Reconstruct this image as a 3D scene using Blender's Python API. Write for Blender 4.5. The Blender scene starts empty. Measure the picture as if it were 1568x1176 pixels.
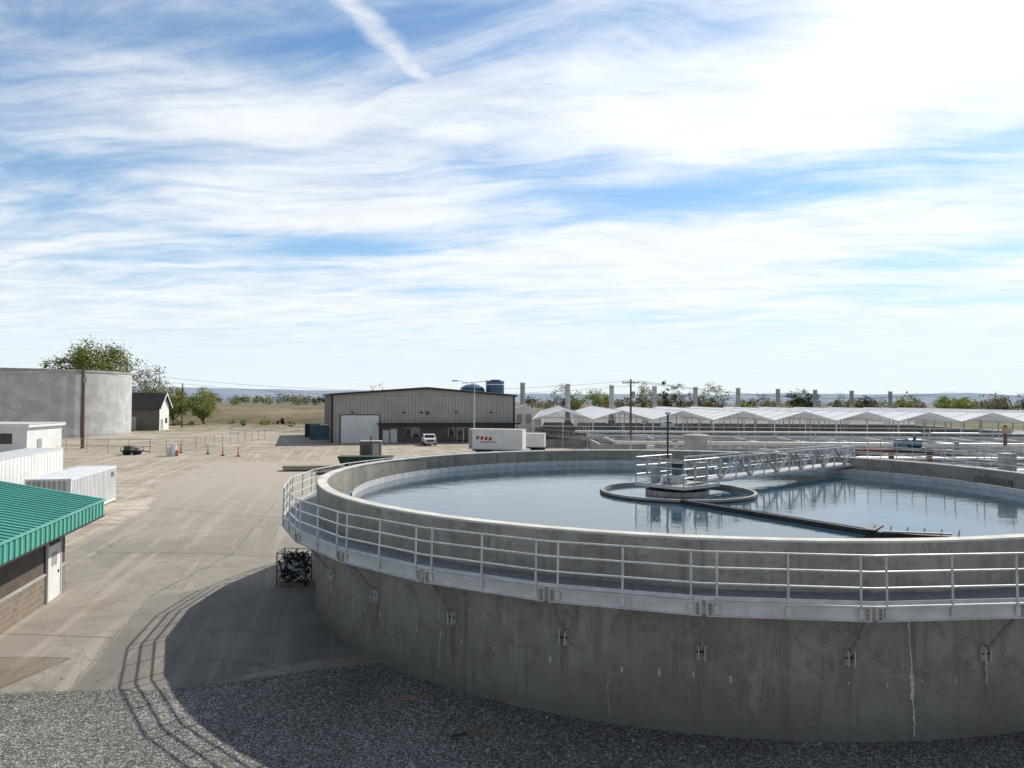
import bpy, math, random
from mathutils import Vector, noise as mn
random.seed(7)
sc=bpy.context.scene
R=math.radians
# ---------------------------------------------------------------- materials
def nn(nt,t,**k):
    n=nt.nodes.new(t)
    for a,b in k.items(): setattr(n,a,b)
    return n
class NT:
    def __init__(s,nt): s.nt=nt
    def L(s,a,b): s.nt.links.new(a,b)
    def put(s,v,sock):
        if isinstance(v,(int,float)): sock.default_value=v
        elif isinstance(v,tuple):
            sock.default_value=v if len(sock.default_value)==len(v) else (*v,1)
        else: s.L(v,sock)
    def M(s,op,a,b=0.0,c=None,clamp=False):
        n=nn(s.nt,'ShaderNodeMath',operation=op,use_clamp=clamp)
        s.put(a,n.inputs[0]); s.put(b,n.inputs[1])
        if c is not None: s.put(c,n.inputs[2])
        return n.outputs[0]
    def sep(s,v):
        n=nn(s.nt,'ShaderNodeSeparateXYZ'); s.L(v,n.inputs[0]); return n.outputs
    def comb(s,x,y,z=0.0):
        n=nn(s.nt,'ShaderNodeCombineXYZ')
        s.put(x,n.inputs[0]);s.put(y,n.inputs[1]);s.put(z,n.inputs[2]); return n.outputs[0]
    def noise(s,v,scale=1,detail=4,rough=.55,dist=0.0):
        n=nn(s.nt,'ShaderNodeTexNoise'); s.L(v,n.inputs['Vector'])
        n.inputs['Scale'].default_value=scale;n.inputs['Detail'].default_value=detail
        n.inputs['Roughness'].default_value=rough;n.inputs['Distortion'].default_value=dist
        return n.outputs[0]
    def vor(s,v,scale=1,feature='F1'):
        n=nn(s.nt,'ShaderNodeTexVoronoi',feature=feature); s.L(v,n.inputs['Vector']); n.inputs['Scale'].default_value=scale
        return n
    def smooth(s,v,lo,hi,a=0.0,b=1.0):
        n=nn(s.nt,'ShaderNodeMapRange',interpolation_type='SMOOTHSTEP')
        s.put(v,n.inputs[0]);s.put(lo,n.inputs[1]);s.put(hi,n.inputs[2]);s.put(a,n.inputs[3]);s.put(b,n.inputs[4])
        return n.outputs[0]
    def mix(s,f,a,b,bt='MIX'):
        n=nn(s.nt,'ShaderNodeMix',data_type='RGBA',blend_type=bt)
        s.put(f,n.inputs[0]);s.put(a,n.inputs[6]);s.put(b,n.inputs[7]); return n.outputs[2]
    def scalev(s,v,sc_):
        n=nn(s.nt,'ShaderNodeVectorMath',operation='MULTIPLY'); s.L(v,n.inputs[0]); n.inputs[1].default_value=sc_; return n.outputs[0]
def newmat(name):
    m=bpy.data.materials.new(name); m.use_nodes=True
    nt=m.node_tree; b=nt.nodes['Principled BSDF']
    return m,NT(nt),b
def pos(T):
    return nn(T.nt,'ShaderNodeNewGeometry').outputs['Position']
def bump(T,b,h,strength,dist=.02):
    n=nn(T.nt,'ShaderNodeBump'); n.inputs['Strength'].default_value=strength; n.inputs['Distance'].default_value=dist
    T.L(h,n.inputs['Height']); T.L(n.outputs[0],b.inputs['Normal'])
def mat(name,c1,c2=None,scale=1.0,rough=.8,metal=0.0,stretch=(1,1,1),bs=0.0,bscale=8,spec=.3,lo=.35,hi=.65,grime=0.0):
    m,T,b=newmat(name)
    if c2 is None: c2=tuple(x*.82 for x in c1)
    p=pos(T)
    n=T.noise(T.scalev(p,stretch),scale,4,.6)
    f=T.smooth(n,lo,hi)
    col=T.mix(f,(*c1,1),(*c2,1))
    if grime:
        g=T.noise(T.scalev(p,(2.2,2.2,.35)),1,4,.65)
        col=T.mix(T.smooth(g,.5,.72,0,grime),col,tuple(q*.55 for q in c1))
    T.L(col,b.inputs['Base Color'])
    b.inputs['Roughness'].default_value=rough;b.inputs['Metallic'].default_value=metal
    b.inputs['Specular IOR Level'].default_value=spec
    if bs: bump(T,b,T.noise(p,bscale,4),bs)
    return m
def leafmat(name,c1,c2):
    m=bpy.data.materials.new(name);m.use_nodes=True;nt=m.node_tree;T=NT(nt);out=nt.nodes['Material Output']
    d=nn(nt,'ShaderNodeBsdfDiffuse');t=nn(nt,'ShaderNodeBsdfTranslucent');mx=nn(nt,'ShaderNodeMixShader')
    c=T.mix(T.smooth(T.noise(pos(T),.6,2),.35,.65),(*c1,1),(*c2,1))
    T.L(c,d.inputs[0]);T.L(c,t.inputs[0]);mx.inputs[0].default_value=.45
    T.L(d.outputs[0],mx.inputs[1]);T.L(t.outputs[0],mx.inputs[2]);T.L(mx.outputs[0],out.inputs[0]);return m
CX,CY=7.6,32.5
def concrete(name,c=(.33,.325,.31),streak=.5,dark=(.17,.17,.165),cx=CX,cy=CY,rad=15.5,pale=(.45,.44,.42),fs=1.0,weather=0.0):
    m,T,b=newmat(name)
    p=pos(T); x,y,z=T.sep(p)
    a=T.M('MULTIPLY',T.M('ARCTAN2',T.M('SUBTRACT',x,cx),T.M('SUBTRACT',cy,y)),rad)
    v=T.comb(a,z,0.0)
    big=T.noise(v,.45,6,.62,.5)
    st=T.noise(T.comb(T.M('MULTIPLY',a,2.6*fs),T.M('MULTIPLY',z,.22),3.0),1,5,.6)
    fine=T.noise(v,9,4,.65)
    col=T.mix(T.smooth(big,.36,.62),(*c,1),tuple(q*.70 for q in c))
    sf=T.smooth(st,.50,.70,0.0,streak)
    col=T.mix(sf,col,(*dark,1))
    st2=T.noise(T.comb(T.M('MULTIPLY',a,7*fs),T.M('MULTIPLY',z,.35),13.0),1,4,.6)
    col=T.mix(T.smooth(st2,.57,.70,0.0,streak*.8),col,tuple(q*.7 for q in dark))
    pf=T.smooth(T.noise(T.comb(T.M('MULTIPLY',a,1.3),T.M('MULTIPLY',z,.5),9.0),1,6,.7),.56,.70,0.0,.55)
    col=T.mix(pf,col,(*pale,1))
    blot=T.smooth(T.noise(v,1.7,6,.7,1.2),.53,.60,0.0,.48)
    col=T.mix(blot,col,(*dark,1))
    # trowel / patch scars
    pt=T.smooth(T.noise(T.comb(T.M('MULTIPLY',a,.7),z,21.0),1.6,3,.8,2.5),.60,.625,0,.35)
    col=T.mix(pt,col,(pale[0]*.85,pale[1]*.85,pale[2]*.85,1))
    col=T.mix(T.M('MULTIPLY',fine,.45),col,(*dark,1))
    fr=T.M('FRACT',T.M('MULTIPLY',a,1/2.44)); ln=T.M('LESS_THAN',fr,.010)
    fz=T.M('FRACT',T.M('MULTIPLY',T.M('ADD',z,.9),1/2.44)); lz=T.M('LESS_THAN',fz,.008)
    lines=T.M('MULTIPLY',T.M('MAXIMUM',ln,lz),.3)
    col=T.mix(lines,col,(*dark,1))
    if weather:
        band=T.smooth(T.M('ADD',z,T.M('MULTIPLY',T.M('SUBTRACT',st,.5),2.6)),.6,2.2,weather,0)
        col=T.mix(band,col,(dark[0]*.75,dark[1]*.73,dark[2]*.70,1))
        # rust-brown runs beneath the walkway brackets
        ang=T.M('ABSOLUTE',T.M('SUBTRACT',T.M('FRACT',T.M('ADD',T.M('MULTIPLY',a,30/(2*math.pi*rad)),.5)),.5))
        run=T.M('MULTIPLY',T.smooth(ang,.012,.055,.55,0),T.smooth(z,.2,1.8,0,1))
        run=T.M('MULTIPLY',run,T.smooth(st2,.35,.6)); run=T.M('MULTIPLY',run,T.smooth(z,1.95,2.1,1,0.15))
        col=T.mix(run,col,(.13,.10,.075,1))
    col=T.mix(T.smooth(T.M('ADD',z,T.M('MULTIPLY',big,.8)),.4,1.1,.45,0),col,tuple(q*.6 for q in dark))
    T.L(col,b.inputs['Base Color']); b.inputs['Roughness'].default_value=.9; b.inputs['Specular IOR Level'].default_value=.2
    bump(T,b,T.M('ADD',T.M('ADD',fine,T.M('MULTIPLY',lines,-1.0)),pt),.5,.02)
    return m

M={}
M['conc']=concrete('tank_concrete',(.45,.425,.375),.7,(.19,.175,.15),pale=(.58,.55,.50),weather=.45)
M['conc2']=concrete('white_tank_concrete',(.60,.60,.58),.30,(.46,.46,.45),-101.5,154,21,(.68,.68,.66),.35)
M['coping']=mat('coping_concrete',(.68,.65,.59),(.52,.50,.45),1.5,.9,bs=.3)
M['plain_conc']=mat('plain_concrete',(.45,.44,.41),(.33,.32,.30),.6,.9,grime=.4)
M['galv']=mat('galvanised_steel',(.66,.67,.66),(.52,.53,.53),3,.45,.12,spec=.5)
M['fascia']=mat('channel_steel',(.70,.695,.68),(.57,.57,.55),1.2,.6,.08,stretch=(1,1,3),grime=.4)
M['grate']=mat('grating',(.30,.31,.31),(.2,.2,.21),6,.6,.3)
M['plate']=mat('bracket_plate',(.44,.41,.37),(.29,.26,.23),5,.6,.1)
M['dark']=mat('dark_steel',(.05,.05,.052),(.03,.03,.03),2,.6)
M['black']=mat('black_rubber',(.025,.025,.025),None,2,.8)
M['white']=mat('white_paint',(.78,.78,.77),(.69,.69,.67),.8,.5,grime=.12)
M['whitemetal']=mat('white_corrugated',(.72,.73,.73),(.63,.64,.63),.9,.5,grime=.2)
M['greywall']=mat('grey_siding',(.38,.38,.365),(.33,.33,.32),.5,.6,grime=.2)
M['brownwall']=mat('brown_siding',(.13,.105,.085),(.09,.075,.065),2,.7)
M['tan']=mat('tan_siding',(.47,.46,.42),(.42,.41,.38),.3,.6)
M['ware']=mat('warehouse_siding',(.45,.435,.39),(.40,.385,.345),.3,.55,grime=.12)
M['warerib']=mat('warehouse_rib',(.355,.34,.305),(.315,.30,.27),.3,.55)
M['taupe']=mat('taupe_siding',(.15,.138,.12),(.115,.105,.09),.4,.7)
M['trim']=mat('dark_trim',(.045,.04,.04),None,1,.6)
M['glass']=mat('window_glass',(.02,.025,.03),(.03,.035,.04),1,.08,spec=.8)
M['green']=mat('green_metal_roof',(.045,.30,.235),(.06,.34,.27),.6,.42,.1,spec=.6,grime=.2)
M['greenlt']=mat('green_metal_seam',(.16,.46,.39),(.11,.40,.33),1,.4,.1,spec=.6)
M['blue']=mat('blue_paint',(.03,.085,.18),(.02,.065,.13),1,.4,spec=.6)
M['bluegrey']=mat('bluegrey_paint',(.10,.17,.22),(.07,.12,.16),.5,.6)
M['wood']=mat('pole_wood',(.21,.135,.09),(.12,.08,.05),2,.9,stretch=(4,4,.4))
M['plank']=mat('plank_wood',(.30,.23,.16),(.2,.15,.11),3,.9)
M['lumber']=mat('pale_lumber',(.45,.39,.29),(.36,.31,.23),1,.9)
M['orange']=mat('orange_plastic',(.62,.10,.05),None,1,.5)
M['dorange']=mat('faded_orange',(.40,.13,.06),(.3,.1,.05),1,.7)
M['red']=mat('red_paint',(.45,.03,.04),None,1,.5)
M['rust']=mat('rusty_red_steel',(.20,.07,.05),(.13,.055,.04),1,.7)
M['dgreen']=mat('dumpster_green',(.035,.065,.04),(.02,.04,.03),1,.6)
M['teal']=mat('weir_teal',(.12,.25,.23),(.07,.16,.15),2,.6)
M['tar']=mat('tar_seam',(.16,.145,.125),(.24,.22,.19),3,.9)
M['efflo']=mat('efflorescence',(.72,.70,.66),(.52,.50,.47),14,.95)
M['bark']=mat('bark',(.13,.105,.08),(.08,.065,.05),2,.95)
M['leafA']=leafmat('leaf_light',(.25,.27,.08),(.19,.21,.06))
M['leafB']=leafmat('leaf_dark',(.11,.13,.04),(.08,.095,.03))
M['leafC']=leafmat('twig_brown',(.23,.205,.145),(.17,.15,.10))
M['leafD']=leafmat('leaf_evergreen',(.035,.045,.025),(.025,.033,.02))
M['leafE']=leafmat('leaf_spring',(.29,.32,.10),(.21,.24,.075))

m,T,b=newmat('split_face_block')
p=pos(T);x,y,z=T.sep(p)
al=T.M('ADD',T.M('MULTIPLY',x,-.22),T.M('MULTIPLY',y,.975))
br=nn(T.nt,'ShaderNodeTexBrick'); T.L(T.comb(al,z),br.inputs['Vector'])
br.inputs['Scale'].default_value=1;br.inputs['Brick Width'].default_value=.4;br.inputs['Row Height'].default_value=.2;br.inputs['Mortar Size'].default_value=.012
br.inputs['Color1'].default_value=(.30,.23,.175,1);br.inputs['Color2'].default_value=(.22,.17,.13,1);br.inputs['Mortar'].default_value=(.37,.34,.30,1)
T.L(T.mix(T.M('MULTIPLY',T.noise(p,9,5),.5),br.outputs[0],(.1,.08,.06,1)),b.inputs['Base Color']); b.inputs['Roughness'].default_value=.95
bump(T,b,T.noise(p,14,4),.6,.03); M['block']=m

m,T,b=newmat('greenhouse_film')
nt=m.node_tree; out=nt.nodes['Material Output']
d=nn(nt,'ShaderNodeBsdfDiffuse');t=nn(nt,'ShaderNodeBsdfTranslucent');mx=nn(nt,'ShaderNodeMixShader')
p=pos(T); c=T.mix(T.smooth(T.noise(p,.25,4),.35,.65),(.90,.91,.91,1),(.82,.85,.86,1))
T.L(c,d.inputs[0]);T.L(c,t.inputs[0]); mx.inputs[0].default_value=.2
T.L(d.outputs[0],mx.inputs[1]);T.L(t.outputs[0],mx.inputs[2]);T.L(mx.outputs[0],out.inputs[0]); M['film']=m

m,T,b=newmat('tank_water')
p=pos(T)
b.inputs['Base Color'].default_value=(.025,.06,.09,1);b.inputs['Roughness'].default_value=.015;b.inputs['IOR'].default_value=1.5
b.inputs['Specular IOR Level'].default_value=.7
h=T.M('ADD',T.noise(T.scalev(p,(1,1.4,1)),1.0,3,.5,.6),T.M('MULTIPLY',T.noise(T.scalev(p,(1,1.6,1)),5.0,3,.5),.30))
bump(T,b,h,.17,.05); M['water']=m

# ground
m,T,b=newmat('ground_dirt')
p=pos(T);x,y,z=T.sep(p)
big=T.noise(p,.03,5,.6,.5);mid=T.noise(p,.25,6,.65,.4);fine=T.noise(p,3,5,.7)
col=T.mix(T.smooth(big,.4,.62),(.50,.445,.365,1),(.41,.355,.275,1))
col=T.mix(T.smooth(mid,.45,.66,0,.8),col,(.30,.25,.19,1))
al=T.M('ADD',T.M('MULTIPLY',x,.975),T.M('MULTIPLY',y,.22)); ac=T.M('ADD',T.M('MULTIPLY',x,-.22),T.M('MULTIPLY',y,.975))
tr=T.noise(T.comb(T.M('MULTIPLY',al,1.2),T.M('MULTIPLY',ac,.06)),1,5,.6,.6)
col=T.mix(T.smooth(tr,.52,.60,0,.55),col,(.60,.55,.47,1))
tr2=T.noise(T.comb(T.M('MULTIPLY',x,.22),T.M('MULTIPLY',y,.9),4.0),1,5,.65,1.0)
col=T.mix(T.smooth(tr2,.50,.62,0,.6),col,(.26,.215,.155,1))
tr3=T.noise(T.comb(T.M('MULTIPLY',x,.05),T.M('MULTIPLY',y,.16),9.0),1,6,.65,1.2)
col=T.mix(T.M('MULTIPLY',T.smooth(tr3,.48,.60,0,.7),T.smooth(y,80,125)),col,(.31,.255,.185,1))
col=T.mix(T.M('MULTIPLY',T.smooth(fine,.4,.7),.4),col,(.24,.205,.16,1))
gm=T.M('MULTIPLY',T.smooth(T.M('ADD',y,T.M('MULTIPLY',T.M('SUBTRACT',big,.5),120.0)),150,180),T.smooth(mid,.40,.55))
col=T.mix(T.M('MULTIPLY',gm,.8),col,(.17,.16,.08,1))
yw=T.M('ADD',y,T.M('MULTIPLY',T.M('SUBTRACT',mid,.5),30.0))
fld=T.noise(T.scalev(p,(.25,1,1)),.018,5,.65,.6)
fcol=T.mix(T.smooth(fld,.42,.58),(.14,.13,.06,1),(.24,.18,.115,1))
fcol=T.mix(T.smooth(T.noise(T.scalev(p,(.3,1,1)),.05,5,.7),.5,.62,0,.8),fcol,(.095,.09,.05,1))
col=T.mix(T.smooth(yw,200,222),col,fcol)
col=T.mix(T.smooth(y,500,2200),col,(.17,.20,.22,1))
T.L(col,b.inputs['Base Color']); b.inputs['Roughness'].default_value=.97;b.inputs['Specular IOR Level'].default_value=.1
bump(T,b,fine,.4,.03); M['ground']=m

def asphalt(name,c,spk=.35,cracks=True,grav=False):
    m,T,b=newmat(name)
    p=pos(T);x,y,z=T.sep(p)
    big=T.noise(p,.16,6,.62,.8);mid=T.noise(p,1.1,5,.65,.3);fine=T.noise(p,30,3,.75)
    col=T.mix(T.smooth(big,.36,.66),(*c,1),tuple(q*.72 for q in c))
    col=T.mix(T.smooth(mid,.48,.70,0,.35),col,tuple(q*.62 for q in c))
    al=T.M('ADD',T.M('MULTIPLY',x,.975),T.M('MULTIPLY',y,.22)); ac=T.M('ADD',T.M('MULTIPLY',x,-.22),T.M('MULTIPLY',y,.975))
    tr=T.noise(T.comb(T.M('MULTIPLY',al,1.4),T.M('MULTIPLY',ac,.07)),1,5,.6,.5)
    if not grav: 
        col=T.mix(T.smooth(tr,.50,.62,0,.5),col,(min(1,c[0]*1.3),min(1,c[1]*1.27),min(1,c[2]*1.2)))
        spot=T.smooth(T.noise(p,.55,3,.5),.68,.75,0,.4); col=T.mix(spot,col,tuple(q*.5 for q in c))
        blt=T.smooth(T.noise(T.comb(x,y,8.0),.35,6,.75,1.5),.54,.60,0,.38); col=T.mix(blt,col,(c[0]*.64,c[1]*.58,c[2]*.50))
        col=T.mix(T.smooth(T.M('ADD',y,T.M('MULTIPLY',T.M('SUBTRACT',big,.5),40.0)),36,74,0,.85),col,(.47,.415,.335,1))
    h=fine
    if cracks:
        v=T.vor(T.comb(T.M('ADD',x,T.M('MULTIPLY',mid,2.2)),T.M('ADD',y,T.M('MULTIPLY',big,3.0))),.16,'DISTANCE_TO_EDGE')
        cr=T.smooth(v.outputs[0],.002,.006,1,0)
        col=T.mix(T.M('MULTIPLY',cr,.4),col,tuple(q*.4 for q in c))
    if grav:
        v=T.vor(p,21); g=T.smooth(v.outputs[0],.1,.75,1.25,.45)
        vc=T.sep(v.outputs[1])[0]
        g2=T.M('MULTIPLY',g,T.M('ADD',T.M('MULTIPLY',T.M('POWER',vc,2.0),1.1),.5))
        n=nn(T.nt,'ShaderNodeVectorMath',operation='SCALE'); T.L(col,n.inputs[0]); T.L(g2,n.inputs[3]); col=n.outputs[0]
        h=T.M('SUBTRACT',1.0,v.outputs[0])
        bump(T,b,h,.8,.025)
    else:
        col=T.mix(T.M('MULTIPLY',T.smooth(fine,.42,.7),spk),col,tuple(q*.5 for q in c))
        bump(T,b,fine,.45,.01)
    T.L(col,b.inputs['Base Color']); b.inputs['Roughness'].default_value=.93;b.inputs['Specular IOR Level'].default_value=.15
    return m
M['asphalt']=asphalt('yard_asphalt',(.355,.32,.27),.42)
M['patchB']=asphalt('patch_asphalt_brown',(.28,.235,.185),cracks=False)
M['patchC']=asphalt('patch_asphalt_grey',(.285,.262,.228),.42,cracks=True)
M['gravel']=asphalt('crushed_gravel',(.355,.34,.31),cracks=False,grav=True)
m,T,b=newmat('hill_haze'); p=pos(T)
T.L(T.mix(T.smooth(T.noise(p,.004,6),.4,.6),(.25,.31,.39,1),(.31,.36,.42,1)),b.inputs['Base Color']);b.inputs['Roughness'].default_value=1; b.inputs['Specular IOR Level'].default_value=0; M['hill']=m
m,T,b=newmat('berm_earth'); p=pos(T)
c=T.mix(T.smooth(T.noise(T.scalev(p,(.3,1,1)),.09,7,.7,.5),.42,.6),(.16,.145,.065,1),(.27,.195,.125,1))
T.L(T.mix(T.smooth(T.noise(T.scalev(p,(.4,1,1)),.5,6,.7),.5,.65,0,.7),c,(.09,.085,.045,1)),b.inputs['Base Color']);b.inputs['Roughness'].default_value=1; M['berm']=m

# ---------------------------------------------------------------- mesh builder
class MB:
    def __init__(s,ox=0,oy=0,ang=0,oz=0):
        s.v=[];s.f=[];s.mi=[];s.mats=[];s.o=(ox,oy,oz);s.c=math.cos(R(ang));s.s=math.sin(R(ang))
    def P(s,x,y,z): return (s.o[0]+x*s.c-y*s.s, s.o[1]+x*s.s+y*s.c, s.o[2]+z)
    def m(s,k):
        if k not in s.mats: s.mats.append(k)
        return s.mats.index(k)
    def poly(s,pts,k):
        i=len(s.v); s.v+= [s.P(*p) for p in pts]; s.f.append(tuple(range(i,i+len(pts)))); s.mi.append(s.m(k))
    def box(s,x0,x1,y0,y1,z0,z1,k):
        i=len(s.v)
        for z in (z0,z1):
            for (x,y) in ((x0,y0),(x1,y0),(x1,y1),(x0,y1)): s.v.append(s.P(x,y,z))
        for f in ((0,3,2,1),(4,5,6,7),(0,1,5,4),(1,2,6,5),(2,3,7,6),(3,0,4,7)):
            s.f.append(tuple(i+q for q in f)); s.mi.append(s.m(k))
    def prism(s,pts,d,k):
        n=len(pts); i=len(s.v)
        s.v+=[s.P(*p) for p in pts]+[s.P(p[0]+d[0],p[1]+d[1],p[2]+d[2]) for p in pts]
        mi=s.m(k)
        s.f.append(tuple(range(i,i+n)));s.mi.append(mi)
        s.f.append(tuple(range(i+2*n-1,i+n-1,-1)));s.mi.append(mi)
        for j in range(n):
            q=(j+1)%n; s.f.append((i+j,i+n+j,i+n+q,i+q)); s.mi.append(mi)
    def tube(s,a,b,r,k,n=6,r2=None,cap=True):
        a=Vector(s.P(*a));b=Vector(s.P(*b)); s.wtube(a,b,r,k,n,r2,cap)
    def wtube(s,a,b,r,k,n=6,r2=None,cap=True):
        d=(b-a)
        if d.length<1e-6: return
        d.normalize(); u=d.orthogonal().normalized(); w=d.cross(u); r2=r if r2 is None else r2
        i=len(s.v);mi=s.m(k)
        for (c,rr) in ((a,r),(b,r2)):
            for j in range(n):
                t=2*math.pi*j/n; s.v.append(tuple(c+u*(math.cos(t)*rr)+w*(math.sin(t)*rr)))
        for j in range(n):
            q=(j+1)%n; s.f.append((i+j,i+q,i+n+q,i+n+j)); s.mi.append(mi)
        if cap:
            s.f.append(tuple(i+j for j in range(n-1,-1,-1)));s.mi.append(mi)
            s.f.append(tuple(i+n+j for j in range(n)));s.mi.append(mi)
    def beam(s,a,b,w,h,k):
        a=Vector(s.P(*a));b=Vector(s.P(*b));d=(b-a).normalized()
        up=Vector((0,0,1))
        if abs(d.z)>.99: up=Vector((1,0,0))
        sd=d.cross(up).normalized(); up=sd.cross(d)
        i=len(s.v);mi=s.m(k)
        for c in (a,b):
            for (p,q) in ((-1,-1),(1,-1),(1,1),(-1,1)): s.v.append(tuple(c+sd*(p*w/2)+up*(q*h/2)))
        for f in ((0,3,2,1),(4,5,6,7),(0,1,5,4),(1,2,6,5),(2,3,7,6),(3,0,4,7)):
            s.f.append(tuple(i+q for q in f)); s.mi.append(mi)
    def cyl(s,x,y,z0,z1,r,k,n=24,r2=None): s.tube((x,y,z0),(x,y,z1),r,k,n,r2)
    def lathe(s,prof,k,n=120,closed=False,cx=0,cy=0):
        i=len(s.v);mi=s.m(k);np_=len(prof)
        for j in range(n):
            t=2*math.pi*j/n
            for (r,z) in prof: s.v.append(s.P(cx+r*math.sin(t),cy-r*math.cos(t),z))
        for j in range(n):
            q=(j+1)%n
            for a in range(np_ if closed else np_-1):
                c=(a+1)%np_
                s.f.append((i+j*np_+a,i+q*np_+a,i+q*np_+c,i+j*np_+c)); s.mi.append(mi)
    def obj(s,name,parent=None,smooth=False):
        me=bpy.data.meshes.new(name)
        lo=[min(v[i] for v in s.v) for i in range(3)];hi=[max(v[i] for v in s.v) for i in range(3)]
        c=((lo[0]+hi[0])/2,(lo[1]+hi[1])/2,lo[2])
        me.from_pydata([(v[0]-c[0],v[1]-c[1],v[2]-c[2]) for v in s.v],[],s.f)
        for k in s.mats: me.materials.append(M[k])
        me.polygons.foreach_set('material_index',s.mi)
        if smooth: me.polygons.foreach_set('use_smooth',[True]*len(s.f))
        me.update()
        o=bpy.data.objects.new(name,me); sc.collection.objects.link(o)
        if parent:
            o.parent=parent; o.location=(c[0]-parent.location.x,c[1]-parent.location.y,c[2]-parent.location.z)
        else: o.location=c
        if smooth:
            try: me.set_sharp_from_angle(angle=R(35))
            except Exception: pass
        return o
def empty(name,x,y,z=0):
    e=bpy.data.objects.new(name,None); e.location=(x,y,z); e.empty_display_size=.5; sc.collection.objects.link(e); return e

# ---------------------------------------------------------------- ground
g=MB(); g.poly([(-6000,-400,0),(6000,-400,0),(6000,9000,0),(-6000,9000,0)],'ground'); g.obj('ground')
def sheet(name,pts,z,k,jit=0.0,step=1.2):
    out=[]
    n=len(pts)
    for i in range(n):
        a=pts[i];b=pts[(i+1)%n];L=math.dist(a,b);m_=max(1,int(L/step)) if jit else 1
        for j in range(m_):
            t=j/m_;x=a[0]+(b[0]-a[0])*t;y=a[1]+(b[1]-a[1])*t
            if jit: x+=random.uniform(-jit,jit);y+=random.uniform(-jit,jit)
            out.append((x,y,z))
    s=MB(); s.poly(out,k); return s.obj(name)
sheet('asphalt_road',[(-26,-10),(40,-10),(40,30),(24,46),(8,52),(-6,50),(-9,70),(-20,92),(-36,90),(-31,66),(-24,50),(-22,30)],.004,'asphalt',.35)
sheet('gravel_yard',[(-26,-10),(42,-10),(42,26),(24,22),(12,20),(2,22),(-4,21.9),(-8.8,19.9),(-17,19.3),(-26,19.0)],.016,'gravel',.09,.4)
sheet('asphalt_patch',[(-17,19.9),(-13.4,19.7),(-12.9,22.2),(-16.7,22.3)],.012,'patchB',.03)
sheet('asphalt_patch',[(-11.4,19.5),(-9.0,19.7),(-6,22),(0,24),(0,31),(-9.3,31.1),(-13.8,29.0)],.008,'patchC',.03)
ts=MB()
def seam(pts,wd=.05):
    wd*=.6
    r_=random.Random(len(pts)*7+int(pts[0][0]))
    P_=[]
    for i in range(len(pts)-1):
        a=pts[i];b=pts[i+1];n=max(2,int(math.dist(a,b)/.6))
        for j in range(n): t=j/n;P_.append((a[0]+(b[0]-a[0])*t+r_.uniform(-.05,.05),a[1]+(b[1]-a[1])*t+r_.uniform(-.05,.05)))
    P_.append(pts[-1])
    for a,b in zip(P_,P_[1:]):
        dx=b[0]-a[0];dy=b[1]-a[1];L=math.hypot(dx,dy);nx=-dy/L*wd/2;ny=dx/L*wd/2
        ts.poly([(a[0]-nx,a[1]-ny,.020),(b[0]-nx,b[1]-ny,.020),(b[0]+nx,b[1]+ny,.020),(a[0]+nx,a[1]+ny,.020)],'tar')
seam([(-9.3,31.3),(-13.9,29.2),(-11.5,19.6)],.05);seam([(-17.7,57.5),(-13.7,37),(-13.9,29.2)],.06);seam([(-21,37.4),(-13.7,37)],.07);seam([(-13.7,37),(-10,36)],.04)
seam([(-17.2,24.5),(-12.7,24.1)],.05);seam([(-17.2,19.3),(-11.4,19.5)],.08);seam([(-24,52),(-12,47)],.07);seam([(-13.4,19.7),(-12.9,22.2),(-16.7,22.3)],.03)
ts.obj('asphalt_seams')
# ---------------------------------------------------------------- clarifier tank
cl=empty('clarifier_tank',CX,CY)
w=MB(CX,CY)
w.lathe([(15.5,-.1),(15.5,4.42),(15.47,4.45)],'conc',180)
w.lathe([(15.15,3.0),(15.15,4.45)],'conc',180)
w.obj('wall',cl,True)
w=MB(CX,CY); w.lathe([(15.47,4.45),(15.47,4.50),(15.13,4.50),(15.13,4.45)],'coping',180); w.obj('coping',cl,False)
w=MB(CX,CY); w.lathe([(14.35,3.0),(14.35,3.80),(14.18,3.80),(14.18,3.0)],'teal',180)
w.lathe([(15.14,3.3),(14.36,3.3)],'dark',90)
w.lathe([(14.16,3.6),(14.16,3.92),(14.14,3.92),(14.14,3.6)],'galv',180)
w.obj('launder_weir',cl)
w=MB(CX,CY)
w.lathe([(14.16,3.66),(8,3.66),(3,3.66),(0.01,3.66)],'water',120)
w.obj('water',cl)
N=30;Ro=16.7
def pv(k,r=Ro): t=R(12*k); return (r*math.sin(t),-r*math.cos(t))
dk=MB(CX,CY);fa=MB(CX,CY);ra=MB(CX,CY);br=MB(CX,CY)
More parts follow.
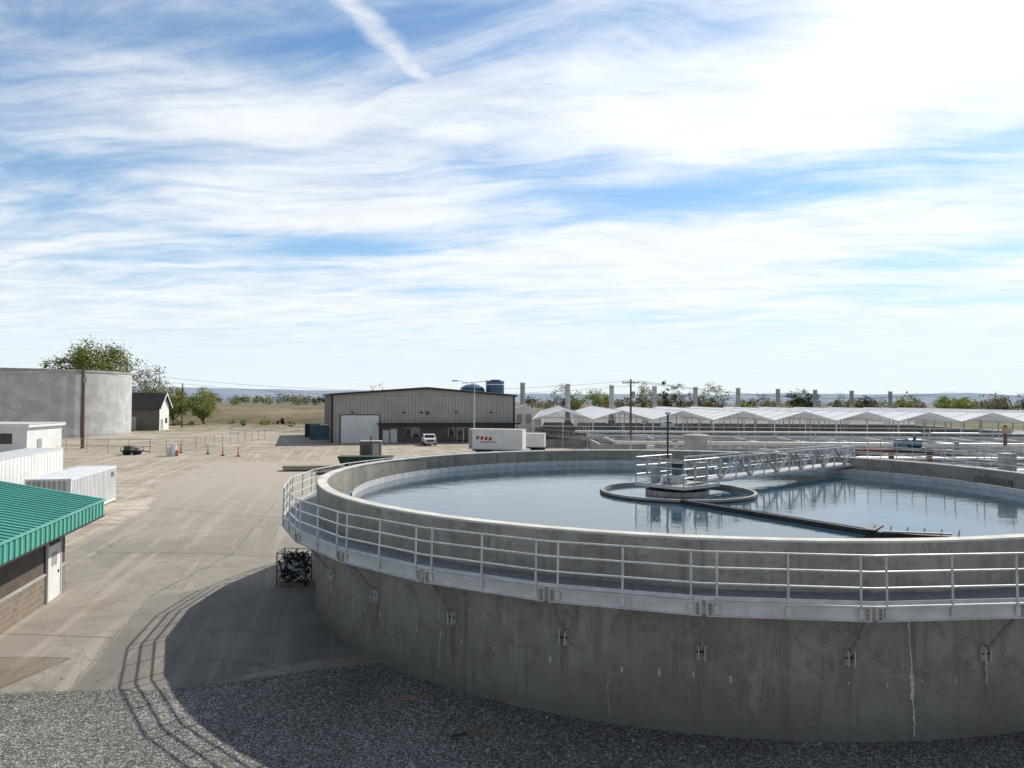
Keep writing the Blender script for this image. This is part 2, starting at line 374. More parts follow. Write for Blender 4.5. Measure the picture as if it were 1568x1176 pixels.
for k in range(N):
    a=pv(k,Ro-.05);b=pv(k+1,Ro-.05)
    arc=[]
    for j in range(5):
        t=R(12*(k+j/4)); arc.append((15.52*math.sin(t),-15.52*math.cos(t),3.35))
    dk.prism([(a[0],a[1],3.35),(b[0],b[1],3.35)]+arc[::-1],(0,0,-.04),'grate')
    A=Vector((*pv(k),0));B=Vector((*pv(k+1),0));d=(B-A).normalized();nrm=Vector((d.y,-d.x,0))
    L=(B-A).length
    def q(t,z,off=0):
        p=A+d*t+nrm*off; return (p.x,p.y,z)
    e=.05
    fa.prism([q(e,3.05),q(L-e,3.05),q(L-e,3.36),q(e,3.36)],tuple(-nrm*.04),'fascia')
    fa.prism([q(e,3.05,.05),q(L-e,3.05,.05),q(L-e,3.05,0),q(e,3.05,0)],(0,0,.02),'fascia')
    fa.prism([q(e,3.34,.05),q(L-e,3.34,.05),q(L-e,3.34,0.001),q(e,3.34,0.001)],(0,0,.025),'fascia')
    for tt in (.09,L-.17):
        fa.prism([q(tt,3.075,.004),q(tt+.08,3.075,.004),q(tt+.08,3.335,.004),q(tt,3.335,.004)],tuple(nrm*.012),'plate')
        for zz in (3.12,3.20,3.28):
            fa.tube(q(tt+.04,zz,.0),q(tt+.04,zz,.035),.012,'dark',6)
    fa.prism([q(-.05,3.06,-.02),q(.05,3.06,-.02),q(.05,3.35,-.02),q(-.05,3.35,-.02)],tuple(-nrm*.02),'plate')
    hs=(4.42,4.08,3.74)
    for h in hs:
        ra.tube(q(0,h),q(L,h),.024,'galv',8)
    for t in (.27,L/2,L-.27):
        ra.tube(q(t,3.2,.03),q(t,4.42,0),.024,'galv',8)
        ra.prism([q(t-.05,3.12,.02),q(t+.05,3.12,.02),q(t+.05,3.3,.02),q(t-.05,3.3,.02)],tuple(nrm*.03),'galv')
    ra.prism([q(0,3.38),q(L,3.38),q(L,3.47),q(0,3.47)],tuple(-nrm*.008),'galv')
    t=R(12*k)
    def rp(r,z,s=0): return (r*math.sin(t)+s*math.cos(t),-r*math.cos(t)+s*math.sin(t),z)
    br.beam(rp(15.5,3.22),rp(16.62,3.22),.10,.18,'plate')
    br.beam(rp(16.5,3.12),rp(15.56,1.95),.07,.07,'plate')
    br.prism([rp(15.5,1.72,-.13),rp(15.5,1.72,.13),rp(15.5,2.08,.13),rp(15.5,2.08,-.13)],(.03*math.sin(t),-.03*math.cos(t),0),'plate')
    for s_ in (-.07,.07):
        br.prism([rp(15.53,1.75,s_-.012),rp(15.53,1.75,s_+.012),rp(15.53,2.1,s_+.012),rp(15.53,2.1,s_-.012)],(.14*math.sin(t),-.14*math.cos(t),0),'galv')
    br.tube(rp(15.62,1.93,-.12),rp(15.62,1.93,.12),.02,'dark',6)
dk.obj('walkway_deck',cl);fa.obj('walkway_channel',cl);ra.obj('walkway_railing',cl,True);br.obj('walkway_brackets',cl)
cm=MB(CX,CY)
def wallpt(t,z,r=15.506): return (r*math.sin(t),-r*math.cos(t),z)
def crack(t0,z0,z1,wd,seed):
    rr=random.Random(seed);z=z1;t=t0
    while z>z0:
        dz=rr.uniform(.05,.12);t2=t+rr.uniform(-.0017,.0017);w0=wd*rr.uniform(.3,1.2)/15.5;w1=wd*rr.uniform(.3,1.2)/15.5
        cm.poly([wallpt(t-w0,z),wallpt(t+w0,z),wallpt(t2+w1,z-dz),wallpt(t2-w1,z-dz)],'efflo'); z-=dz;t=t2
crack(R(5.2),.15,2.9,.022,1);crack(R(5.3),1.0,1.5,.05,5);crack(R(-29),.9,2.6,.006,2);crack(R(12.5),1.3,2.2,.015,3);crack(R(-38),.5,2.3,.008,6);crack(R(-20),.3,1.3,.006,8)
rr=random.Random(3)
for k in range(-34,12):
    t=R(k*3.15+rr.uniform(-.3,.3)); z=1.33+rr.uniform(-.05,.05)
    if rr.random()<.75:
        s=rr.uniform(.45,1.0); pts=[wallpt(t+math.cos(a)*.032*s/15.5*rr.uniform(.6,1.2),z+math.sin(a)*.11*s*rr.uniform(.7,1.2)) for a in [i*math.pi/4 for i in range(8)]]
        cm.poly(pts,'efflo')
cm.obj('wall_cracks',cl)
MX=CX-.45
BA=41
fw=MB(MX,CY)
fw.lathe([(3.3,3.2),(3.3,3.80),(3.17,3.80),(3.17,3.2)],'plain_conc',72)
fw.lathe([(3.32,3.62),(3.32,3.71)],'dark',72)
fw.lathe([(1.35,3.3),(1.35,3.84),(1.24,3.84),(1.24,3.3)],'plate',48)
fw.cyl(0,0,3.3,4.0,.5,'dark',24)
fw.cyl(0,0,3.95,4.01,.8,'dark',32)
fw.obj('feed_well',cl)
pf=MB(MX,CY,BA)
pf.box(-1.25,1.25,-1.25,1.25,4.02,4.10,'grate')
for e in ((-1.25,1.25,-1.29,-1.25),(-1.25,1.25,1.25,1.29),(-1.29,-1.25,-1.25,1.25)): pf.box(e[0],e[1],e[2],e[3],3.98,4.12,'galv')
pf.cyl(0,0,4.10,4.45,.42,'galv',20);pf.cyl(0,0,4.45,4.8,.22,'bluegrey',16);pf.cyl(0.0,0,4.8,4.95,.26,'dark',16)
pf.box(.5,.95,-.9,-.5,4.2,5.0,'greywall');pf.box(-.9,-.5,.5,.75,4.12,4.9,'greywall');pf.box(-.3,.3,.3,.6,4.12,4.4,'galv')
def railing(mb,pts,k='galv',h=1.1,r=.022,sp=1.4,n=3,post0=True):
    for i in range(len(pts)-1):
        a=Vector(pts[i]);b=Vector(pts[i+1]);L=(b-a).length;m_=max(1,round(L/sp))
        for j in range(1,n+1):
            z=h*j/n; mb.tube((a.x,a.y,a.z+z),(b.x,b.y,b.z+z),r,k,6)
        for j in range(m_+1):
            p_=a.lerp(b,j/m_); mb.tube((p_.x,p_.y,p_.z),(p_.x,p_.y,p_.z+h),r,k,6)
railing(pf,[(1.25,-1.25,4.1),(-1.25,-1.25,4.1),(-1.25,1.25,4.1),(1.25,1.25,4.1)],sp=.9)
pf.tube((-.4,.2,4.1),(-.4,.2,7.1),.04,'dark',8)
pf.beam((-.65,.2,6.7),(-.15,.2,6.7),.05,.05,'dark'); pf.box(-.75,-.6,.1,.3,6.55,6.7,'galv'); pf.box(-.2,-.05,.1,.3,6.55,6.7,'galv'); pf.box(-.48,-.32,.12,.28,7.05,7.15,'galv')
pf.obj('centre_platform',cl)
bg=MB(MX,CY,BA)
x0,x1=1.3,15.6
for yy in (-.55,.55):
    bg.beam((x0,yy,4.10),(x1,yy,4.10),.09,.14,'galv')
    bg.beam((x0,yy,5.12),(x1,yy,5.12),.07,.07,'galv')
    bg.tube((x0,yy,4.65),(x1,yy,4.65),.018,'galv',6)
    nb=12;dx=(x1-x0)/nb
    for i in range(nb+1):
        bg.beam((x0+i*dx,yy,4.12),(x0+i*dx,yy,5.12),.055,.055,'galv')
        if i<nb:
            if i%2==0: bg.beam((x0+i*dx,yy,5.1),(x0+(i+1)*dx,yy,4.14),.075,.075,'plate')
            else: bg.beam((x0+i*dx,yy,4.14),(x0+(i+1)*dx,yy,5.1),.06,.06,'galv')
bg.box(x0,x1,-.5,.5,4.16,4.20,'grate')
for i in range(15): bg.beam((x0+i,-.55,4.05),(x0+i,.55,4.05),.06,.1,'plate')
bg.obj('access_bridge',cl)
sk=MB()
sk.beam((6.6,29.3,3.70),(10.9,22.4,3.70),.13,.18,'dark');sk.tube((6.6,29.3,3.82),(10.9,22.4,3.82),.02,'plate',6)
sk.beam((10.7,22.5,3.72),(12.9,21.5,3.72),.28,.16,'dark');sk.beam((10.9,22.1,3.84),(12.6,21.6,3.86),.10,.05,'plate')
for i in range(6):
    t=i/5;sk.beam((10.8+2*t,22.5-.9*t,3.7),(10.9+2*t,22.6-.9*t,3.95),.04,.04,'galv')
sk.beam((10.6,22.3,3.84),(11.2,23.0,3.88),.3,.05,'dark')
sk.obj('skimmer_arm',cl)
ld=MB(CX,CY)
def rp2(ph,r,z): t=R(ph); return (r*math.sin(t),r*math.cos(t),z)
for ph in range(40,114,6):
    a=rp2(ph,15.55,4.30);b=rp2(ph+6,15.55,4.30);c=rp2(ph+6,17.2,4.30);d=rp2(ph,17.2,4.30)
    ld.prism([a,b,c,d],(0,0,.08),'grate')
    railing(ld,[rp2(ph,17.15,4.38),rp2(ph+6,17.15,4.38)],h=1.05,sp=1.7)
    if ph not in (46,): railing(ld,[rp2(ph,15.65,4.38),rp2(ph+6,15.65,4.38)],h=1.05,sp=1.7)
    ld.tube(rp2(ph,17.0,0),rp2(ph,17.0,4.3),.08,'galv',8)
for i in range(16):
    ld.box(17.3+i*.28,17.6+i*.28,2.0,3.1,4.2-i*.26,4.25-i*.26,'grate')
for yy in (2.0,3.1):
    ld.beam((17.2,yy,4.3),(21.8,yy,.1),.06,.28,'galv')
    railing(ld,[(17.3,yy,4.2),(21.8,yy,.1)],h=1.05,sp=1.3)
ld.box(15.9,16.5,3.4,3.9,4.38,5.2,'greywall')
ld.obj('landing_stairs',cl)
gr=MB(CX,CY)
for i in range(22):
    ph=76+i*.38; gr.beam(rp2(ph,15.09,3.74),rp2(ph,15.09,4.12),.03,.03,'plate')
a=rp2(76,15.12,3.74);b=rp2(84,15.12,3.74); gr.prism([a,b,(b[0],b[1],4.12),(a[0],a[1],4.12)],(.012,0,0),'brownwall')
gr.obj('overflow_grille',cl)

# ---------------------------------------------------------------- left green-roof building
gb=empty('green_roof_building',-20,22)
ANG=12.7
def GB(): return MB(-17.7,30,ANG)
w=GB()
w.box(-9,0,-18,0,0,1.05,'block');w.box(-8.98,-.03,-17.98,-.03,1.05,3.0,'brownwall');w.box(-9,.04,-18,.02,1.05,1.13,'plain_conc')
w.obj('walls',gb)
w=GB()
w.box(0,.05,-2.1,-.75,0,2.15,'brownwall');w.box(.045,.075,-2.0,-.85,.03,2.08,'white');w.box(.07,.10,-1.1,-1.0,.95,1.05,'dark');w.box(.078,.082,-1.75,-1.2,1.3,1.8,'greywall')
w.box(.0,.09,-2.12,-2.06,0,2.2,'whitemetal');w.box(.0,.09,-.79,-.73,0,2.2,'whitemetal')
w.obj('door',gb)
w=GB()
zt=3.44;zb=2.80;ex=1.12;ey=.8
rz=zt+.21*(ex+4.5)
w.prism([(ex,ey,zt),(-4.5,ey,rz),(-10.1,ey,zt),(-10.1,ey,zt-.12),(-4.5,ey,rz-.12),(ex,ey,zt-.12)],(0,-19.6,0),'green')
w.box(ex-.05,ex+.002,-18.8,ey+.01,zb,zt-.02,'green'); w.box(-10.1,ex-.05,ey-.05,ey+.005,zb,zt-.125,'green')
w.box(-.0,ex-.06,-18.8,ey-.06,zb,zb+.03,'trim')
y=ey-.15
while y>-18.8:
    w.beam((ex,y,zt+.02),(-4.5,y,rz+.02),.05,.05,'greenlt'); w.box(ex+.002,ex+.03,y-.09,y+.06,zb+.01,zt-.01,'greenlt'); y-=.40
x=ex-.2
while x>-10:
    w.box(x-.03,x+.03,ey+.005,ey+.03,zb+.01,zt-.13,'greenlt'); x-=.40
w.beam((ex+.03,ey,zt),(ex+.03,-18.8,zt),.06,.07,'greenlt');w.beam((ex+.0,ey+.02,zt+.02),(-4.5,ey+.02,rz+.02),.10,.05,'greenlt')
w.beam((ex+.02,ey+.01,zb),(ex+.02,-18.8,zb),.05,.06,'trim')
w.obj('roof',gb)

w=MB(-27.3,46.6,ANG);L=9.4;Wd=2.5;H=2.6
w.box(-Wd,0,0,L,.15,H,'whitemetal')
for i in range(int(L/.28)): w.box(0,.035,.12+i*.28,.12+i*.28+.14,.3,H-.12,'whitemetal')
for i in range(int(Wd/.28)): w.box(-Wd+.12+i*.28,-Wd+.26+i*.28,-.03,0,.3,H-.12,'greywall')  # grey ribs on the white end: its shade put into the colour
for xx in (-Wd-.02,-.08):
    for yy in (-.04,L-.06): w.box(xx,xx+.12,yy,yy+.12,0.0,H+.02,'whitemetal')
w.box(-Wd,.045,-.045,L+.04,H-.12,H+.01,'whitemetal');w.box(-Wd,.05,-.045,L+.04,.1,.28,'whitemetal')
for xx in (-Wd*.75,-Wd*.6,-Wd*.4,-Wd*.25): w.tube((xx,-.07,.2),(xx,-.07,H-.1),.022,'galv',6)
w.box(.04,.05,8.2,9.0,1.9,2.25,'bluegrey'); w.obj('shipping_container')
w=MB(-33.0,48.3,ANG);L=11.6;H=3.65
w.box(-Wd,0,0,L,1.05,H,'white'); w.box(-Wd-.01,.02,-.02,L+.02,H-.1,H+.012,'galv');w.box(-Wd-.01,.025,-.02,L+.02,1.0,1.15,'galv')
for i in range(1,int(L/.6)): w.box(0,.012,i*.6,i*.6+.03,1.15,H-.1,'whitemetal')
for yy in (1.2,2.4):
    for xx in (-Wd+.3,-.3): w.tube((xx-.15,yy,.5),(xx+.15,yy,.5),.5,'black',16);w.tube((xx-.17,yy,.5),(xx+.17,yy,.5),.2,'galv',10)
for xx in (-Wd+.4,-.4): w.box(xx-.06,xx+.06,L-2.2,L-2.08,.05,1.05,'dark')
w.box(-Wd+.3,-.3,.2,L-.4,.8,1.04,'dark')
w.box(-Wd/2-.01,-Wd/2+.01,-.03,-.0,1.1,H-.15,'dark')
w.obj('semi_trailer')
w=MB(-61.9,96,6)
w.box(-16,0,0,9,0,3.8,'white');w.box(-16.3,.4,-.4,9.3,3.8,4.15,'white');w.box(-16.35,.45,-.45,9.35,4.15,4.23,'galv')
w.box(-3.4,-1.8,-.05,-.003,1.7,3.0,'trim');w.box(-3.3,-2.65,-.07,-.052,1.8,2.9,'glass');w.box(-2.55,-1.9,-.07,-.052,1.8,2.9,'glass')
w.box(-10.5,-9.3,-.05,-.003,.05,2.2,'greywall');w.box(.003,.06,2.5,3.6,.05,2.2,'greywall')
for i in range(26): w.box(-16+i*.62,-15.96+i*.62,-.012,-.001,0,3.8,'whitemetal')
w.obj('office_building')

# ---------------------------------------------------------------- large white tank
wt=empty('concrete_water_tank',-101.5,154)
w=MB(-101.5,154);w.lathe([(21,0),(21,12.8),(20.6,12.9)],'conc2',120);w.obj('wall',wt,True)
w=MB(-101.5,154);w.lathe([(21.12,12.55),(21.12,12.95),(20.4,12.95),(10,13.2),(.01,13.3)],'plain_conc',120)
w.obj('roof',wt)
w=MB(-101.5,154)
def tp(ph,r,z): t=R(ph);return (r*math.sin(t),-r*math.cos(t),z)
for s_ in (62.2,63.2): w.tube(tp(s_,21.3,0),tp(s_,21.3,13.8),.06,'dark')
for i in range(30): w.tube(tp(62.2,21.3,.4+i*.43),tp(63.2,21.3,.4+i*.43),.04,'dark')
w.obj('ladder',wt)

sh=empty('gable_shed',-86,176)
w=MB(-93.2,175,8)
w.box(0,10.5,0,7,0,5.8,'taupe')
w.prism([(10.5,0,5.8),(10.5,7,5.8),(10.5,3.5,8.4)],(.05,0,0),'white');w.box(10.502,10.56,.02,6.98,0,5.8,'white')
w.box(10.57,10.62,1.0,2.6,0,2.6,'greywall');w.box(10.57,10.62,4.2,5.6,1.6,2.8,'glass')
for i in range(17): w.box(i*.62+.2,i*.62+.3,-.03,0,0,5.7,'brownwall')
w.box(3,5.4,-.06,-.031,0,3.2,'greywall');w.box(7,8.2,-.06,-.031,1.6,2.8,'glass')
w.obj('walls',sh)
w=MB(-93.2,175,8)
w.prism([(-.5,-.8,5.3),(-.5,3.5,8.85),(-.5,7.8,5.3),(-.5,7.8,5.05),(-.5,3.5,8.6),(-.5,-.8,5.05)],(11.6,0,0),'trim')
w.prism([(11.1,-.85,5.0),(11.1,3.5,8.5),(11.1,7.85,5.0),(11.1,7.85,5.38),(11.1,3.5,8.93),(11.1,-.85,5.38)],(.12,0,0),'white')
w.obj('roof',sh)

# ---------------------------------------------------------------- warehouse
wh=empty('metal_warehouse',-16,145)
def WH(): return MB(-31.0,129.5,16)
Lw=32.6;ev=8.35;pk=9.55
w=WH()
w.box(0,Lw,.0,36,0,ev,'ware')
w.prism([(0,0,ev),(Lw,0,ev),(Lw/2,0,pk)],(0,36,0),'ware')
w.box(7.9,Lw-.01,-.03,-.001,0,3.1,'taupe')
w.box(-.03,-.001,.0,36,0,ev,'taupe')
for i in range(1,54):
    x=i*.6; zt_=ev+(pk-ev)*(1-abs(x-Lw/2)/(Lw/2))
    w.box(x-.07,x+.07,-.055,-.001,3.15 if x>7.8 else 0,zt_-.25,'warerib')
w.obj('walls',wh)
w=WH()
w.prism([(-.5,-.6,ev-.15),(Lw/2,-.6,pk-.1),(Lw+.5,-.6,ev-.15),(Lw+.5,-.6,ev+.18),(Lw/2,-.6,pk+.25),(-.5,-.6,ev+.18)],(0,37.2,0),'trim')
w.prism([(-.5,-.62,ev+.17),(Lw/2,-.62,pk+.24),(Lw+.5,-.62,ev+.17),(Lw+.5,-.62,ev+.22),(Lw/2,-.62,pk+.30),(-.5,-.62,ev+.22)],(0,37.3,0),'tan')
w.obj('roof',wh)
w=WH()
w.box(7.7,Lw+.8,-1.7,-.05,3.15,3.45,'trim')
for i in range(7): w.tube((8.2+i*4.1,-1.6,0),(8.2+i*4.1,-1.6,3.15),.07,'trim')
for x in (-.15,Lw-.15): w.box(x,x+.35,-.12,-.058,0,ev,'trim')
w.obj('canopy',wh)
w=WH()
w.box(1.3,8.2,-.10,-.06,0,4.95,'trim');w.box(1.5,8.0,-.14,-.10,.03,4.8,'white')
for i in range(1,9): w.box(1.5,8.0,-.15,-.14,i*.53,i*.53+.03,'whitemetal')
w.box(8.7,9.8,-.12,-.04,.03,2.2,'whitemetal');w.box(10,11.2,-.10,-.04,0.02,2.4,'white')
w.obj('doors',wh)
w=WH()
for x in (12.6,14.0,20.4,22.0,23.2,24.4):
    h0=.1 if x>21 and x<24 else 1.0
    w.box(x,x+1.05,-.10,-.04,h0,2.5,'glass');w.box(x-.08,x,-.12,-.04,h0,2.58,'white');w.box(x+1.05,x+1.13,-.12,-.04,h0,2.58,'white');w.box(x-.08,x+1.13,-.12,-.04,2.5,2.58,'white')
w.obj('windows',wh)
w=WH()
for x in (3.2,12.2,15.2,21.5,28): w.box(x,x+.5,-.3,-.06,5.2,5.4,'trim')
w.box(16.2,16.9,-.12,-.06,4.9,5.5,'glass')
w.obj('wall_lamps',wh)
w=MB(-6.5,172)
w.cyl(2.7,0,0,11.9,2.0,'blue',28);w.lathe([(2.05,11.0),(2.05,11.2)],'white',28,cx=2.7);w.cyl(2.7,0,11.9,12.2,1.2,'blue',20);w.tube((.6,-.3,0),(.6,-.3,12.2),.12,'galv')
w.lathe([(3.0,0),(3.0,9.4),(2.6,10.4),(1.5,11.0),(.01,11.2)],'blue',28,cx=-2.6,cy=0)
w.beam((-5,0,11.3),(3,0,12.1),.15,.15,'galv')
w.obj('blue_storage_tank',None,True)

# ---------------------------------------------------------------- poles
def upole(name,x,y,h,cross=True,r=.17):
    w=MB(x,y); w.tube((0,0,0),(0,0,h),r,'wood',10,r*.7)
    if cross:
        w.beam((-1.2,0,h-.5),(1.2,0,h-.5),.12,.14,'wood')
        for q in (-1.05,-.4,.4,1.05): w.tube((q,0,h-.43),(q,0,h-.2),.05,'galv')
        w.beam((-.7,0,h-.5),(0,0,h-1.2),.04,.04,'galv');w.beam((.7,0,h-.5),(0,0,h-1.2),.04,.04,'galv')
    w.tube((.35,-.1,h-2.6),(.35,-.1,h-1.7),.25,'greywall',12)
    return w.obj(name)
upole('utility_pole',-64.5,113,12.4,False,.27)
upole('utility_pole',16.6,105,10.6,True,.18)
upole('utility_pole',-86,196,11.5,False,.2)
w=MB(42.0,64);w.tube((0,0,0),(0,0,5.7),.14,'wood',10);w.box(-.35,.35,-.3,-.1,5.0,5.5,'lumber');w.box(-.25,.25,-.3,-.1,3.2,4.0,'greywall');w.obj('utility_pole')
def wire(w,a,b,sag,r=.03,n=16):
    pr=None
    for i in range(n+1):
        t=i/n;p_=Vector(a).lerp(Vector(b),t);p_.z-=4*sag*t*(1-t)
        if pr is not None: w.wtube(pr,p_,r,'dark',4,cap=False)
        pr=p_
w=MB()
for dz,dx in ((12.3,0),(11.6,.2)): 
    wire(w,(-64.5+dx,113,dz),(16.6+dx,105,dz-1.9),2.4,.022)
    wire(w,(-64.5+dx,113,dz),(-150+dx,128,dz+2),1.5,.022)
for dx in (-1,.0,1): wire(w,(16.6+dx,105,10.4),(100+dx,170,10),2.0,.02)
w.obj('power_line')
w=MB(-5.6,112);w.tube((0,0,0),(0,0,10.1),.09,'galv',8,.06)
w.beam((0,0,10.0),(-2.6,0,10.45),.07,.07,'galv');w.box(-3.4,-2.5,-.15,.15,10.35,10.5,'dark');w.cyl(0,0,0,.5,.25,'plain_conc',12);w.obj('street_lamp')

# ---------------------------------------------------------------- vehicles
def pickup(x,y,ang,k='white'):
    w=MB(x,y,ang)
    prof=[(-2.7,.55),(-2.75,.95),(-2.6,1.12),(-1.35,1.2),(-.75,1.78),(.9,1.82),(1.05,1.2),(2.75,1.2),(2.75,.55)]
    w.prism([(-.95,a,b) for a,b in prof],(1.9,0,0),k)
    w.poly([(-.82,-1.30,1.25),(.82,-1.30,1.25),(.72,-.82,1.74),(-.72,-.82,1.74)],'glass')
    w.box(-.82,.82,-2.79,-2.72,.72,1.0,'dark');
    for sx in (-1,1):
        w.box(min(sx*.6,sx*.92),max(sx*.6,sx*.92),-2.8,-2.73,.78,1.02,'galv')
        w.prism([(sx*.955,-1.1,1.25),(sx*.955,-.7,1.7),(sx*.955,.8,1.72),(sx*.955,.9,1.25)],(sx*.01,0,0),'glass')
        w.box(min(sx*.95,sx*1.15),max(sx*.95,sx*1.15),-1.05,-.95,1.25,1.42,k)
        for yy in (-1.75,1.75):
            w.tube((sx*.72,yy,.38),(sx*.98,yy,.38),.38,'black',18);w.tube((sx*.9,yy,.38),(sx*.99,yy,.38),.2,'galv',12)
    w.box(-.95,.95,-2.85,-2.7,.45,.66,'galv')
    w.box(-.8,.8,1.15,2.65,1.2,1.22,'dark')
    w.obj('pickup_truck')
pickup(-13.9,126,12)
def sidetrailer(name,x,y,ang,L,H,txt):
    w=MB(x,y,ang);w.box(0,L,0,2.5,.9,H,'white');w.box(-.02,L+.02,-.02,2.52,H-.08,H+.02,'galv');w.box(-.02,L+.02,-.025,2.52,.86,1.0,'galv')
    for i in range(1,int(L/1.2)): w.box(i*1.2,i*1.2+.04,-.014,-.001,1.0,H-.1,'whitemetal')
    for xx in (1.4,2.5,L-1.4):
        for yy in (.3,2.2): w.tube((xx,yy-.15,.48),(xx,yy+.15,.48),.48,'black',16)
    w.box(.5,L-.3,.3,2.2,.65,.86,'dark')
    if txt:
        for i in range(4):
            w.prism([(1.0+i*.6,-.02,H-1.35-.05*i),(1.38+i*.6,-.02,H-1.38-.05*i),(1.5+i*.6,-.02,H-.95-.05*i),(1.12+i*.6,-.02,H-.92-.05*i)],(0,.015,0),'red')
        w.box(1.5,3.9,-.02,-.005,H-1.78,H-1.66,'red'); w.box(L-.9,L-.02,-.02,-.003,1.1,H-.15,'whitemetal')
        w.box(.05,.5,-.03,-.005,1.0,H-.1,'greywall')
    return w.obj(name)
sidetrailer('box_trailer',-5.9,103,-12,7.5,3.6,True)
sidetrailer('box_trailer',1.7,108,-6,3.0,2.8,False)
w=MB(-19.0,94,5)
w.box(0,2.6,0,1.6,.3,2.3,'taupe');w.box(-.05,2.65,-.05,1.65,2.3,2.4,'tan');
for i in range(6): w.box(.3,1.3,-.03,-.002,.6+i*.22,.7+i*.22,'dark')
w.box(1.6,2.4,-.03,-.002,.5,2.1,'greywall');w.tube((1.3,.8,2.4),(1.3,.8,2.9),.1,'dark');w.box(-.1,2.7,.1,1.5,0,.3,'dark');w.obj('generator')
w=MB(-19.6,86,4)
w.prism([(0,0,.2),(5.6,0,.2),(5.9,0,.95),(-.3,0,.95)],(0,2.2,0),'dgreen')
for i in range(7): w.box(.2+i*.82,.3+i*.82,-.08,-.002,.2,.9,'dgreen')
w.box(-.35,5.95,-.1,2.3,.95,1.03,'dgreen');w.box(.3,.6,0,2.2,0,.2,'dark');w.box(5.0,5.3,0,2.2,0,.2,'dark');w.obj('dumpster')
w=MB(-24.0,79,8)
for j in range(3):
    for i in range(5): w.box(-.05*j,6.2-.1*i,i*.35,i*.35+.28,.12+j*.16,.25+j*.16,'lumber')
for xx in (.5,3,5.5): w.box(xx,xx+.1,0,1.7,0,.12,'plank')
w.obj('lumber_stack')
w=MB(-19.5,75,-8)
for i in range(7): w.tube((0,i*.3,.2+.1*(i%2)),(7,i*.3,.2+.1*(i%2)),.13,'rust' if i%3==0 else 'greywall',8)
w.box(.4,.6,0,2,0,.09,'plank');w.box(6,6.2,0,2,0,.09,'plank');w.obj('pipe_stack')
w=MB(-41.3,150,5)
w.box(0,4.0,0,2.5,0,2.6,'dark')
for i in range(13): w.box(i*.3+.1,i*.3+.22,-.04,-.002,.15,2.5,'trim')
w.obj('storage_container')
w=MB(-37.6,140,10)
w.box(0,5.2,0,3,0,2.7,'bluegrey');w.box(1.8,5.25,-.3,2,2.7,2.85,'white')
for i in range(16): w.box(i*.32+.1,i*.32+.24,-.04,-.002,.15,2.55,'bluegrey')
w.box(5.4,6.9,-1,.5,.1,1.6,'bluegrey');w.obj('storage_container')
for (x,y) in ((-46.2,105),(-41.6,103),(-38.4,100),(-36.0,99)):
    w=MB(x,y);w.cyl(0,0,0,.12,.28,'black',10);w.cyl(0,0,.12,1.2,.09,'orange',8,.07);w.cyl(0,0,.75,.9,.09,'white',8);w.obj('traffic_delineator')
w=MB(-44.5,99);w.cyl(0,0,0,1.5,.35,'white',12);w.cyl(0,0,1.5,1.6,.4,'white',12);w.box(-.8,-.4,-.3,.3,0,1.2,'white');w.box(.4,.6,-.2,.2,0,.8,'dorange');w.obj('valve_cabinet')
w=MB()
pts=[(-80,107),(-68,105),(-50,104),(-47,112),(-46,140)]
for i in range(len(pts)-1):
    a=pts[i];b=pts[i+1]
    railing(w,[(a[0],a[1],0),(b[0],b[1],0)],'greywall',h=1.9,r=.045,sp=3,n=2)
w.obj('chain_link_fence')
w=MB()
pts=[(-60,160),(-42,158),(-34,190)]
for i in range(2): railing(w,[(*pts[i],0),(*pts[i+1],0)],'galv',h=1.6,r=.05,sp=3,n=2)
w.obj('pipe_fence')
w=MB(-50.6,101)
w.box(-1.6,.9,-.6,.6,.45,.6,'trim');w.tube((-1.0,-.7,.33),(-1.0,.7,.33),.33,'black',14);w.tube((.3,-.7,.33),(.3,.7,.33),.33,'black',14);w.beam((.9,0,.5),(2.0,0,.4),.1,.1,'dark')
for sx in (-.6,.6): w.beam((-1.6,sx,.95),(.9,sx,.95),.06,.06,'dark')
w.box(-1.3,-.4,-.4,.4,.6,1.2,'taupe');w.box(0,.6,-.3,.3,.6,1.0,'greywall')
for xx in (-1.6,-.4,.9):
    for sx in (-.6,.6): w.beam((xx,sx,.5),(xx,sx,.95),.05,.05,'dark')
w.obj('utility_trailer')
w=MB(-68.5,222,20);S=.6
def sb(a,b,c,d,e,f,k): w.box(a*S,b*S,c*S,d*S,e*S,f*S,k)
sb(-1.6,.6,-.5,.5,1.0,1.9,'dorange');sb(.3,1.8,-.7,.7,1.1,3.0,'glass');sb(.2,1.9,-.8,.8,3.0,3.12,'dorange')
for sx in(-.9,.9):
    w.tube((1.3*S,(sx-.25)*S,.95*S),(1.3*S,(sx+.25)*S,.95*S),.95*S,'black',18);w.tube((-1.1*S,(sx-.15)*S,.55*S),(-1.1*S,(sx+.15)*S,.55*S),.55*S,'black',16)
sb(-3.6,-3.2,-1.1,1.1,.2,1.0,'dorange')
for sx in(-.6,.6): w.beam((-3.3*S,sx*S,.6*S),(0,sx*S,1.6*S),.12,.15,'dorange')
w.obj('tractor')
w=MB(-8.95,31.2);rr=random.Random(5)
w.box(-.5,.5,-.45,.45,.02,.14,'plank')
for i in range(170):
    p0=[rr.uniform(-.5,.5),rr.uniform(-.45,.45),rr.uniform(.15,1.3)];p1=[max(-.55,min(.55,p0[0]+rr.uniform(-.4,.4))),max(-.5,min(.5,p0[1]+rr.uniform(-.4,.4))),max(.15,min(1.35,p0[2]+rr.uniform(-.3,.3)))]
    w.tube(p0,p1,rr.uniform(.015,.05),rr.choice(['dark','black','black','galv','trim']),5)
for z in (.2,.6,1.0,1.35):
    for a,b in (((-.57,-.52),(.57,-.52)),((.57,-.52),(.57,.52)),((-.57,.52),(.57,.52)),((-.57,-.52),(-.57,.52))): w.tube((*a,z),(*b,z),.015,'dark',4)
